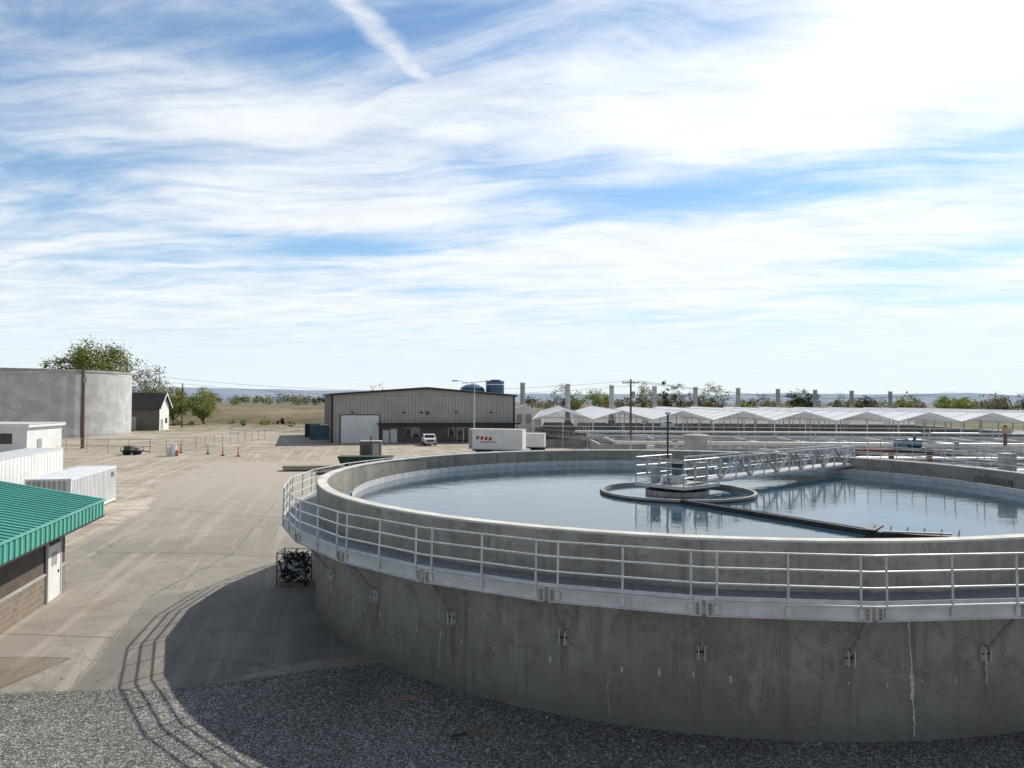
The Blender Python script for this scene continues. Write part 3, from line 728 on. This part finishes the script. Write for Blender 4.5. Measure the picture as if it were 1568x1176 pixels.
for cx_ in (-.57,.57):
    for cy_ in (-.52,.52): w.tube((cx_,cy_,0),(cx_,cy_,1.38),.025,'dark',5)
w.obj('scrap_cage')
w=MB(-3.0,19.1,20);w.box(0,1.0,-.05,.05,.02,.07,'plank');w.box(.2,.9,.04,.10,.02,.05,'plank');w.obj('wood_plank')
w=MB(-1.25,17.1,28);w.box(0,1.0,-.03,.03,.02,.06,'plank');w.box(-.1,.3,-.05,.02,.06,.09,'dark');w.obj('wood_plank')
w=MB(12.2,17.0,30)
w.box(0,.4,-.04,.04,.02,.06,'plank');w.box(.3,.8,.02,.06,.02,.05,'plank');w.obj('wood_plank')
w=MB();rr=random.Random(9)
for i in range(420):
    x=rr.uniform(-14,14);y=rr.uniform(11.5,21)
    if math.hypot(x-CX,y-CY)<15.6: continue
    s=rr.uniform(.015,.05);h=[rr.uniform(.6,1.2) for _ in range(5)]
    base=[(x+math.cos(k*1.2566)*s*h[k],y+math.sin(k*1.2566)*s*h[k],.014) for k in range(5)]
    top_=[(x+math.cos(k*1.2566+.3)*s*h[k]*.55,y+math.sin(k*1.2566+.3)*s*h[k]*.55,.014+s*.8) for k in range(5)]
    i0=len(w.v);w.v+=base+top_;mi=w.m(rr.choice(['plain_conc','plate','greywall']))
    for k in range(5): q_=(k+1)%5; w.f.append((i0+k,i0+q_,i0+5+q_,i0+5+k));w.mi.append(mi)
    w.f.append(tuple(i0+5+k for k in range(5)));w.mi.append(mi)
w.obj('loose_stones')

# ---------------------------------------------------------------- greenhouse & stacks
gh=empty('greenhouse',50,160)
def GH(): return MB(3.5,124,-3)
bw=9.8;nbay=11;gl=98
w=GH()
for i in range(nbay):
    x=i*bw
    w.poly([(x,0,4.5),(x,gl,4.5),(x+bw/2,gl,5.95),(x+bw/2,0,5.95)],'film')
    w.poly([(x+bw/2,0,5.95),(x+bw/2,gl,5.95),(x+bw,gl,4.5),(x+bw,0,4.5)],'film')
w.poly([(0,0,1.2),(0,gl,1.2),(0,gl,4.5),(0,0,4.5)],'film');w.poly([(0,gl,0),(nbay*bw,gl,0),(nbay*bw,gl,4.5),(0,gl,4.5)],'film')
w.obj('roof_panels',gh)
w=GH()
for i in range(nbay):
    x=i*bw
    for y in [0]+list(range(6,gl,8)):
        w.beam((x,y,4.52),(x+bw/2,y,5.97),.08,.06,'white');w.beam((x+bw/2,y,5.97),(x+bw,y,4.52),.08,.06,'white')
    for y in (0,12):
        w.beam((x,y,4.5),(x+bw,y,4.5),.10,.12,'white')
        for j in range(8):
            xa=x+j*bw/8;xb=x+(j+1)*bw/8
            za=4.5+1.45*(1-abs(xa-x-bw/2)/(bw/2));zb_=4.5+1.45*(1-abs(xb-x-bw/2)/(bw/2))
            if j%2==0: w.beam((xa,y,4.5),(xb,y,zb_),.06,.06,'galv')
            else: w.beam((xa,y,za),(xb,y,4.5),.06,.06,'galv')
    for y in range(0,gl,12): w.box(x-.09,x+.09,y,y+.16,0,4.5,'white')
    w.box(x+bw/2-.06,x+bw/2+.06,0,.1,0,4.5,'white')
    w.beam((x,0,4.45),(x,gl,4.45),.3,.12,'white');w.beam((x+bw/2,0,5.98),(x+bw/2,gl,5.98),.14,.06,'white')
    w.box(x+.1,x+bw-.1,-.02,.02,3.3,3.42,'white')
w.obj('frames',gh)
w=GH()
for i in range(nbay): 
    w.box(i*bw+.8,(i+1)*bw-.8,1.5,gl-2,.0,1.1,'plain_conc');w.box(i*bw+1,(i+1)*bw-1,1.7,gl-2.2,1.1,1.13,'dark')
w.obj('drying_beds',gh)
stx=[2.9,15.7,28.9,42.6,56.4,71.5,86.4,101.1,116.2,132.7]
for i in range(10):
    y=205+i*6.5; x=stx[i]; hh=12.1-.12*i
    w=MB(x,y);w.cyl(0,0,0,hh,.68,'greywall',16);w.cyl(0,0,hh,hh+.25,.76,'galv',16);w.box(-.8,.8,-.8,.8,0,2.5,'plain_conc');w.cyl(0,0,6,6.2,.74,'galv',16);w.obj('exhaust_stack',None,True)
def basin(x0,x1,y0,y1,h,rail=True):
    w=MB(0,0,0)
    w.box(x0,x1,y0,y0+.4,0,h,'plain_conc');w.box(x0,x1,y1-.4,y1,0,h,'plain_conc');w.box(x0,x0+.4,y0+.4,y1-.4,0,h,'plain_conc');w.box(x1-.4,x1,y0+.4,y1-.4,0,h,'plain_conc')
    w.box(x0+.4,x1-.4,y0+.4,y1-.4,h-.9,h-.8,'dark')
    n=int((x1-x0)/12)
    for i in range(1,n): w.box(x0+i*12,x0+i*12+.8,y0+.4,y1-.4,h-.5,h+.003,'plain_conc')
    if rail:
        railing(w,[(x0,y0+.2,h),(x1,y0+.2,h)],'galv',r=.03,sp=2.2,n=3);railing(w,[(x0,y1-.2,h),(x1,y1-.2,h)],'galv',r=.03,sp=2.2,n=3)
    w.obj('aeration_basin')
basin(12,110,104,116,1.6);basin(20,110,84,98,1.5);basin(11,60,66,76,1.9,False)
w=MB()
for k,(y,z,r) in enumerate(((119,2.7,.18),(120.5,1.9,.3),(101,2.0,.22),(80,1.6,.25))):
    w.tube((10+k*2,y,z),(110,y-2,z),r,'white',8)
    for i in range(16): w.beam((12+k*2+i*6,y,0),(12+k*2+i*6,y,z),.15,.15,'galv')
for i in range(14):
    w.tube((14+i*6.5,101,2.0),(14+i*6.5,113,2.1),.15,'white',8)
rr=random.Random(44)
for i in range(26):
    xx=rr.uniform(16,105);yy=rr.uniform(78,122);hh=rr.uniform(1.2,2.8)
    w.cyl(xx,yy,0,hh,rr.uniform(.25,.6),rr.choice(['white','galv','bluegrey','greywall']),12);w.tube((xx,yy,hh*.8),(xx+rr.uniform(1,3),yy,hh*.8),.12,'galv',6);w.box(xx-.4,xx+.4,yy-.4,yy+.4,0,.5,'plain_conc')
w.obj('process_piping')
w=MB()
for k in range(4):
    a=(-3+k*2.5,152-k*1.5,2.6-.3*k);b=(22+k*2,100+k*1.2,2.2-.2*k)
    w.tube(a,b,.14,'greywall',6)
    for i in range(9):
        p_=Vector(a).lerp(Vector(b),i/8);w.beam((p_.x,p_.y,0),tuple(p_),.12,.12,'rust' if k%2 else 'galv')
railing(w,[(2,140,1.2),(20,100,1.2)],'galv',h=1.2,r=.035,sp=2.4)
w.beam((0,140,1.6),(19,104,1.6),.3,.4,'plain_conc')
w.obj('pipe_rack')
w=MB(0.4,165,0);w.box(0,4.6,0,6,0,5.6,'white');w.prism([(-.3,-.2,5.6),(4.9,-.2,5.6),(2.3,-.2,6.6)],(0,6.4,0),'whitemetal')
for i in range(2): w.box(.6+i*2,1.8+i*2,-.06,-.003,2.5,4.5,'greywall')
w.obj('blower_building')
w=MB(15.2,62);w.lathe([(.95,0),(.95,4.6),(1.05,4.62),(1.05,4.8),(.95,4.85),(.01,4.95)],'plain_conc',32);w.tube((1.0,-.6,0),(1.0,-.6,4.6),.06,'galv');w.tube((.2,0,4.9),(.2,0,5.25),.07,'galv');w.obj('concrete_vent_tank',None,True)
w=MB(24,53,-4)
w.box(0,3.2,0,.35,4.05,4.3,'rust');w.box(3.2,5.5,0,.35,4.05,4.3,'dark');w.box(0,.25,0,.35,0,4.05,'rust');w.box(5.2,5.45,0,.35,0,4.05,'rust');w.box(2.6,2.85,0,.35,0,4.05,'rust')
w.tube((3.8,.1,4.75),(4.7,.1,4.75),.3,'blue',16);w.box(3.0,3.6,-.2,.45,4.35,5.0,'bluegrey');w.box(3.5,5.1,-.2,.4,4.35,4.45,'dark');w.tube((4.3,.1,5.05),(4.3,.1,5.25),.1,'blue')
w.obj('pump_gantry')
w=MB()
w.box(27,44,46,47.2,3.4,3.5,'grate');railing(w,[(27,46,3.5),(44,46,3.5)],sp=1.6);railing(w,[(27,47.2,3.5),(44,47.2,3.5)],sp=1.6)
for i in range(8):w.beam((27.2+i*2.3,46.6,0),(27.2+i*2.3,46.6,3.4),.14,.14,'galv')
w.obj('pipe_gallery')

# ---------------------------------------------------------------- trees
def leafquad(w,c,s,rr,mi):
    n=Vector((rr.gauss(0,1),rr.gauss(0,1),rr.gauss(0,1)+.4)).normalized();u=n.orthogonal().normalized();a=rr.uniform(0,6.28)
    v=n.cross(u);u2=u*math.cos(a)+v*math.sin(a);v2=n.cross(u2)
    i=len(w.v);k=s*rr.uniform(.5,1.2);k2=k*rr.uniform(.4,.8)
    for p_,q_ in((-1,0),(0,-.9),(1,.1),(.1,.9)): w.v.append(tuple(c+u2*(p_*k)+v2*(q_*k2)))
    w.f.append((i,i+1,i+2,i+3));w.mi.append(mi)
def tree(w,x,y,h,cr,seed,mats=('leafA','leafB'),ncl=40,nl=60,ls=.3,th=.25,flat=.75,cl=.22,inner=.3):
    rr=random.Random(seed);base=Vector((x,y,0));tr=h*.02+.05
    top=base+Vector((rr.uniform(-.3,.3),0,h*th));w.wtube(base,top,tr*1.3,'bark',8,tr)
    cc=Vector((x,y,h*(th+(1-th)*.55)));vr=h*(1-th)*.5
    ids=[w.m(k) for k in mats]
    for i in range(ncl):
        while True:
            d=Vector((rr.uniform(-1,1),rr.uniform(-1,1),rr.uniform(-1,1)))
            if inner<d.length<1: break
        d*=rr.uniform(.8,1.04)
        if d.z<-.2: d.x*=.75;d.y*=.75
        c=cc+Vector((d.x*cr,d.y*cr,d.z*vr))
        if i%3==0:
            mid=top.lerp(c,.5)+Vector((rr.uniform(-.05,.05)*h,0,rr.uniform(0,.05)*h))
            w.wtube(top-Vector((0,0,rr.uniform(0,h*th*.2))),mid,tr*.4,'bark',5,tr*.22,False);w.wtube(mid,c,tr*.22,'bark',4,tr*.06,False)
        s=cr*cl*rr.uniform(.6,1.35)
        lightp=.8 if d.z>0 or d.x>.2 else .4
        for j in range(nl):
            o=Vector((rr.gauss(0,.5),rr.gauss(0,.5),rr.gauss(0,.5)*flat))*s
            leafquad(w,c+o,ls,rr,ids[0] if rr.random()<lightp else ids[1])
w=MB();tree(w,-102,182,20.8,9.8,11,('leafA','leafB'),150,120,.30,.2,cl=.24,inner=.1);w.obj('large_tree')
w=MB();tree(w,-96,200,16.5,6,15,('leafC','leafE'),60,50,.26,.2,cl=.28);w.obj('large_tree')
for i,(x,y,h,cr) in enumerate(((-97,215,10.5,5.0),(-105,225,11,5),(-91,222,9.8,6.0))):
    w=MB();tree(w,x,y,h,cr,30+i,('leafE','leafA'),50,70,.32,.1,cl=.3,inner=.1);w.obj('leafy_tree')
rr=random.Random(21)
w=MB()
items=[(860,13.5,'C'),(880,10,'E'),(912,12,'E'),(925,10,'E'),(985,13.5,'E'),(1000,11,'C'),(1022,15.5,'D'),(1042,15,'C'),(1060,11,'C'),(1090,14.5,'E'),(1105,14,'C'),(1168,10.5,'C'),(1215,11,'D'),(1228,12,'D'),(1240,10,'D'),(1285,10,'C'),(1325,10,'D'),(1345,9,'C'),(1385,9,'E'),(1400,9,'C'),(1445,10,'E'),(1462,10,'E'),(1480,9,'E'),(1515,10.5,'C'),(1530,10,'C'),(1570,11,'C'),(1620,12,'E'),(1700,12,'C'),(1800,11,'D')]
for i,(u,h,k) in enumerate(items):
    y=rr.uniform(300,340);x=(u-784)/1150*y
    ms={'C':('leafC','bark'),'E':('leafE','leafB'),'D':('leafD','leafB')}[k]
    nl=44 if k!='C' else 24
    tree(w,x,y,h*1.05,rr.uniform(3.6,5.5),200+i,ms,30,nl,.36,.1,cl=.35,inner=.1)
w.obj('distant_trees')
w=MB()
for i in range(90):
    y=rr.uniform(380,900);x=rr.uniform(.005,.88)*y
    k=rr.choice((('leafC','bark'),('leafE','leafB'),('leafD','leafB'),('leafC','leafB')))
    tree(w,x,y,rr.uniform(7,11),rr.uniform(5,9),400+i,k,12,16,.9,.05,cl=.4)
for i in range(150):
    y=rr.uniform(800,1900);x=rr.uniform(-.85,-.10)*y
    k=rr.choice((('leafC','bark'),('leafE','leafC'),('leafD','leafB'),('leafC','leafB')))
    tree(w,x,y,rr.uniform(7,13),rr.uniform(9,18),600+i,k,10,14,1.5,.05,cl=.4)
w.obj('distant_treeline')
w=MB()
tree(w,-43,240,13.5,4.0,77,('leafC','bark'),24,12,.25,.15,cl=.3);w.obj('bare_tree')
w=MB()
for i in range(45):
    y=rr.uniform(205,300);x=rr.uniform(-.46,-.23)*y
    tree(w,x,y,rr.uniform(.6,1.5),rr.uniform(.7,1.8),900+i,('leafE','leafC'),7,16,.28,.05,cl=.4)
w.obj('shrubs')
w=MB()
nx=90;ny=10
for i in range(nx+1):
    x=-190+i*1.95
    for j in range(ny+1):
        t=j/ny;y=232+t*46-(x+100)*.08
        z=5.6*math.sin(math.pi*t)**.8*min(1,(i/8),((nx-i)/10))*(.75+.45*mn.noise(Vector((x*.04,y*.05,1))))
        w.v.append((x,y,max(z,-.05)-.02))
mi=w.m('berm')
for i in range(nx):
    for j in range(ny):
        a=i*(ny+1)+j;w.f.append((a,a+ny+1,a+ny+2,a+1));w.mi.append(mi)
w.obj('earth_berm',None,True)
w=MB()
for i in range(16):
    y=rr.uniform(1400,2000);x=rr.uniform(-.42,.03)*y;s=rr.uniform(6,16);h=rr.uniform(5,10)
    w.box(x,x+s,y,y+10,0,h,rr.choice(['tan','greywall','taupe']));w.prism([(x-.5,y-.5,h),(x+s+.5,y-.5,h),(x+s/2,y-.5,h+s*.15)],(0,11,0),rr.choice(['brownwall','taupe','greywall']))
w.obj('distant_town')
def hills(name,x0,x1,y0,dep,hh,seed,n=140):
    w=MB();mi=w.m('hill');ny=6
    for i in range(n+1):
        x=x0+(x1-x0)*i/n
        H=hh*(.55+.9*(mn.fractal(Vector((x*.0009,seed,0)),1,2,5)*.5+.3))*min(1,i/14,(n-i)/14)
        for j in range(ny+1):
            t=j/ny; w.v.append((x,y0+dep*t,max(0,H)*math.sin(math.pi*t)-1))
    for i in range(n):
        for j in range(ny):
            a=i*(ny+1)+j;w.f.append((a,a+ny+1,a+ny+2,a+1));w.mi.append(mi)
    w.obj(name,None,True)
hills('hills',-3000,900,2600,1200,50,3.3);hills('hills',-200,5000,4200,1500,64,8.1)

# ---------------------------------------------------------------- world
SAZ=39.0;SEL=39.0
wd=bpy.data.worlds.new('World');sc.world=wd;wd.use_nodes=True
nt=wd.node_tree;nt.nodes.clear();T=NT(nt)
out=nn(nt,'ShaderNodeOutputWorld');bgd=nn(nt,'ShaderNodeBackground');bgd.inputs[1].default_value=.1
sky=nn(nt,'ShaderNodeTexSky',sky_type='NISHITA');sky.sun_disc=False;sky.sun_elevation=R(SEL);sky.sun_rotation=R(SAZ);sky.altitude=300;sky.air_density=1.0;sky.dust_density=.5;sky.ozone_density=2.5
tc=nn(nt,'ShaderNodeTexCoord').outputs['Generated'];x,y,z=T.sep(tc)
zc=T.M('ADD',T.M('MAXIMUM',z,0.0),.05);px=T.M('DIVIDE',x,zc);py=T.M('DIVIDE',y,zc)
wv=T.comb(px,py,0.0)
wn=T.noise(wv,.45,2,.5);wn2=T.noise(wv,.8,2,.5)
qx=T.M('ADD',px,T.M('MULTIPLY',wn,1.8));qy=T.M('ADD',py,T.M('MULTIPLY',T.M('SUBTRACT',wn2,.5),1.0))
sx=T.M('ADD',T.M('MULTIPLY',qx,.97),T.M('MULTIPLY',qy,-.22));sy=T.M('ADD',T.M('MULTIPLY',qx,.22),T.M('MULTIPLY',qy,.97))
big=T.noise(T.comb(T.M('MULTIPLY',sx,.38),T.M('MULTIPLY',sy,1.0),2.0),1.0,4,.55,.35)
str_=T.noise(T.comb(T.M('MULTIPLY',sx,.9),T.M('MULTIPLY',sy,4.6),5.0),1.0,6,.62,.25)
puf=T.noise(T.comb(T.M('MULTIPLY',px,2.2),T.M('MULTIPLY',py,3.4),7.0),1.0,6,.66,.4)
d0=T.M('ADD',T.M('ADD',T.M('MULTIPLY',big,.48),T.M('MULTIPLY',str_,.33)),T.M('MULTIPLY',puf,.19))
az=T.M('ARCTAN2',x,y);el=T.M('ARCSINE',z)
def pe(u,v):
    X=(u-784)/1150;Z=(612-v)/1150;return math.atan2(X,1),math.asin(Z/math.sqrt(1+X*X+Z*Z))
def blob(u,v,su,sv,amp):
    a0,e0=pe(u,v);sa=su/1150;se=sv/1150
    da=T.M('DIVIDE',T.M('SUBTRACT',az,a0),sa);de=T.M('DIVIDE',T.M('SUBTRACT',el,e0),se)
    q=T.M('ADD',T.M('MULTIPLY',da,da),T.M('MULTIPLY',de,de))
    return T.M('MULTIPLY',T.M('EXPONENT',T.M('MULTIPLY',q,-1.0)),amp)
bias=T.smooth(el,.0,.30,.12,.02)
for bl in ((1420,40,300,100,.15),(1250,180,350,50,.10),(330,190,330,60,.06),(900,430,500,40,.04),(330,300,300,35,.07),(950,200,260,45,.09),(200,100,260,22,.05),(1000,365,330,30,.07),(1400,300,250,30,.06),
           (20,150,240,150,-.06),(60,262,150,20,-.09),(900,40,240,50,-.03),(1080,292,250,24,-.15),(510,375,110,14,-.14),(1480,388,150,18,-.14),(1350,240,180,14,-.05),
           (480,50,110,60,-.04),(270,350,130,10,-.06),(640,440,120,12,-.07),(1360,465,180,8,-.06)):
    bias=T.M('ADD',bias,blob(*bl))
clr=T.smooth(y,-.05,.38,1,0)  # unseen sky behind the viewer kept cloudless to deepen the shade
bias=T.M('SUBTRACT',bias,T.M('MULTIPLY',clr,.30))
dens=T.smooth(T.M('ADD',d0,bias),.39,.665)
def pp(u,v): X=(u-784)/1150;Z=(612-v)/1150;n=math.sqrt(1+X*X+Z*Z);zz=Z/n+.05;return (X/n/zz,1/n/zz)
A=pp(520,-10);B=pp(702,178);dx=B[0]-A[0];dy=B[1]-A[1];LL=math.hypot(dx,dy);dx/=LL;dy/=LL
rx=T.M('SUBTRACT',px,A[0]);ry=T.M('SUBTRACT',py,A[1])
tt=T.M('ADD',T.M('MULTIPLY',rx,dx),T.M('MULTIPLY',ry,dy));dd=T.M('ABSOLUTE',T.M('ADD',T.M('SUBTRACT',T.M('MULTIPLY',rx,dy),T.M('MULTIPLY',ry,dx)),T.M('MULTIPLY',T.M('SUBTRACT',T.noise(wv,9,4,.6),.5),.07)))
ct=T.M('MULTIPLY',T.smooth(dd,.002,.066,.85,0),T.M('MULTIPLY',T.smooth(tt,LL*.6,LL*1.4,1,0),T.smooth(tt,-1.2,-.6,0,1)))
ct=T.M('MULTIPLY',ct,T.smooth(T.noise(wv,7,5,.6),.3,.55,.6,1))
dens=T.M('MAXIMUM',dens,ct)
dens=T.M('MULTIPLY',dens,T.smooth(z,-.01,.01))
dens=T.M('MULTIPLY',dens,T.smooth(el,.02,.13,.35,1.0))
front=T.M('SUBTRACT',1.0,clr)
hz=T.M('MULTIPLY',T.smooth(el,.0,.19,.92,0),T.M('SUBTRACT',1.0,T.M('MULTIPLY',clr,.75)))
skc=T.mix(1.0,sky.outputs[0],(.76,1.06,1.27,1),'MULTIPLY')
skc=T.mix(T.M('MULTIPLY',front,T.smooth(el,.1,.45,.30,.10)),skc,(6.2,8.6,10.0,1))
# unseen sky behind the viewer, desaturated to keep the shade neutral
hs=nn(nt,'ShaderNodeHueSaturation');hs.inputs['Saturation'].default_value=.45;T.L(skc,hs.inputs['Color'])
skc=T.mix(clr,skc,hs.outputs[0])
skc=T.mix(hz,skc,(8.4,9.3,9.9,1))
shade=T.smooth(puf,.3,.7,.94,1.05)
cn=nn(nt,'ShaderNodeVectorMath',operation='SCALE');cn.inputs[0].default_value=(9.5,9.85,10.15);T.L(shade,cn.inputs[3])
glow=blob(1500,20,500,260,1.8)
gl_=nn(nt,'ShaderNodeVectorMath',operation='ADD');T.L(cn.outputs[0],gl_.inputs[0]);T.L(T.comb(glow,glow,glow),gl_.inputs[1])
fin=T.mix(T.M('MULTIPLY',dens,.93),skc,gl_.outputs[0])
T.L(fin,bgd.inputs[0]);T.L(bgd.outputs[0],out.inputs[0])
# ---------------------------------------------------------------- sun
sd=bpy.data.lights.new('sun','SUN');sd.energy=5.0;sd.angle=R(.5);sd.color=(1,.95,.87)
so=bpy.data.objects.new('sun',sd);sc.collection.objects.link(so)
dirv=Vector((math.sin(R(SAZ))*math.cos(R(SEL)),math.cos(R(SAZ))*math.cos(R(SEL)),math.sin(R(SEL))))
so.rotation_euler=dirv.to_track_quat('Z','Y').to_euler();so.location=dirv*100
# ---------------------------------------------------------------- camera
cd=bpy.data.cameras.new('camera');cd.sensor_width=36;cd.lens=36*1150/1568;cd.clip_end=20000;cd.clip_start=.1
co=bpy.data.objects.new('camera',cd);sc.collection.objects.link(co);co.location=(0,0,7.65);co.rotation_euler=(R(91.2),R(-.3),0)
sc.camera=co
sc.view_settings.view_transform='Standard';sc.view_settings.look='None';sc.view_settings.exposure=0;sc.view_settings.gamma=1
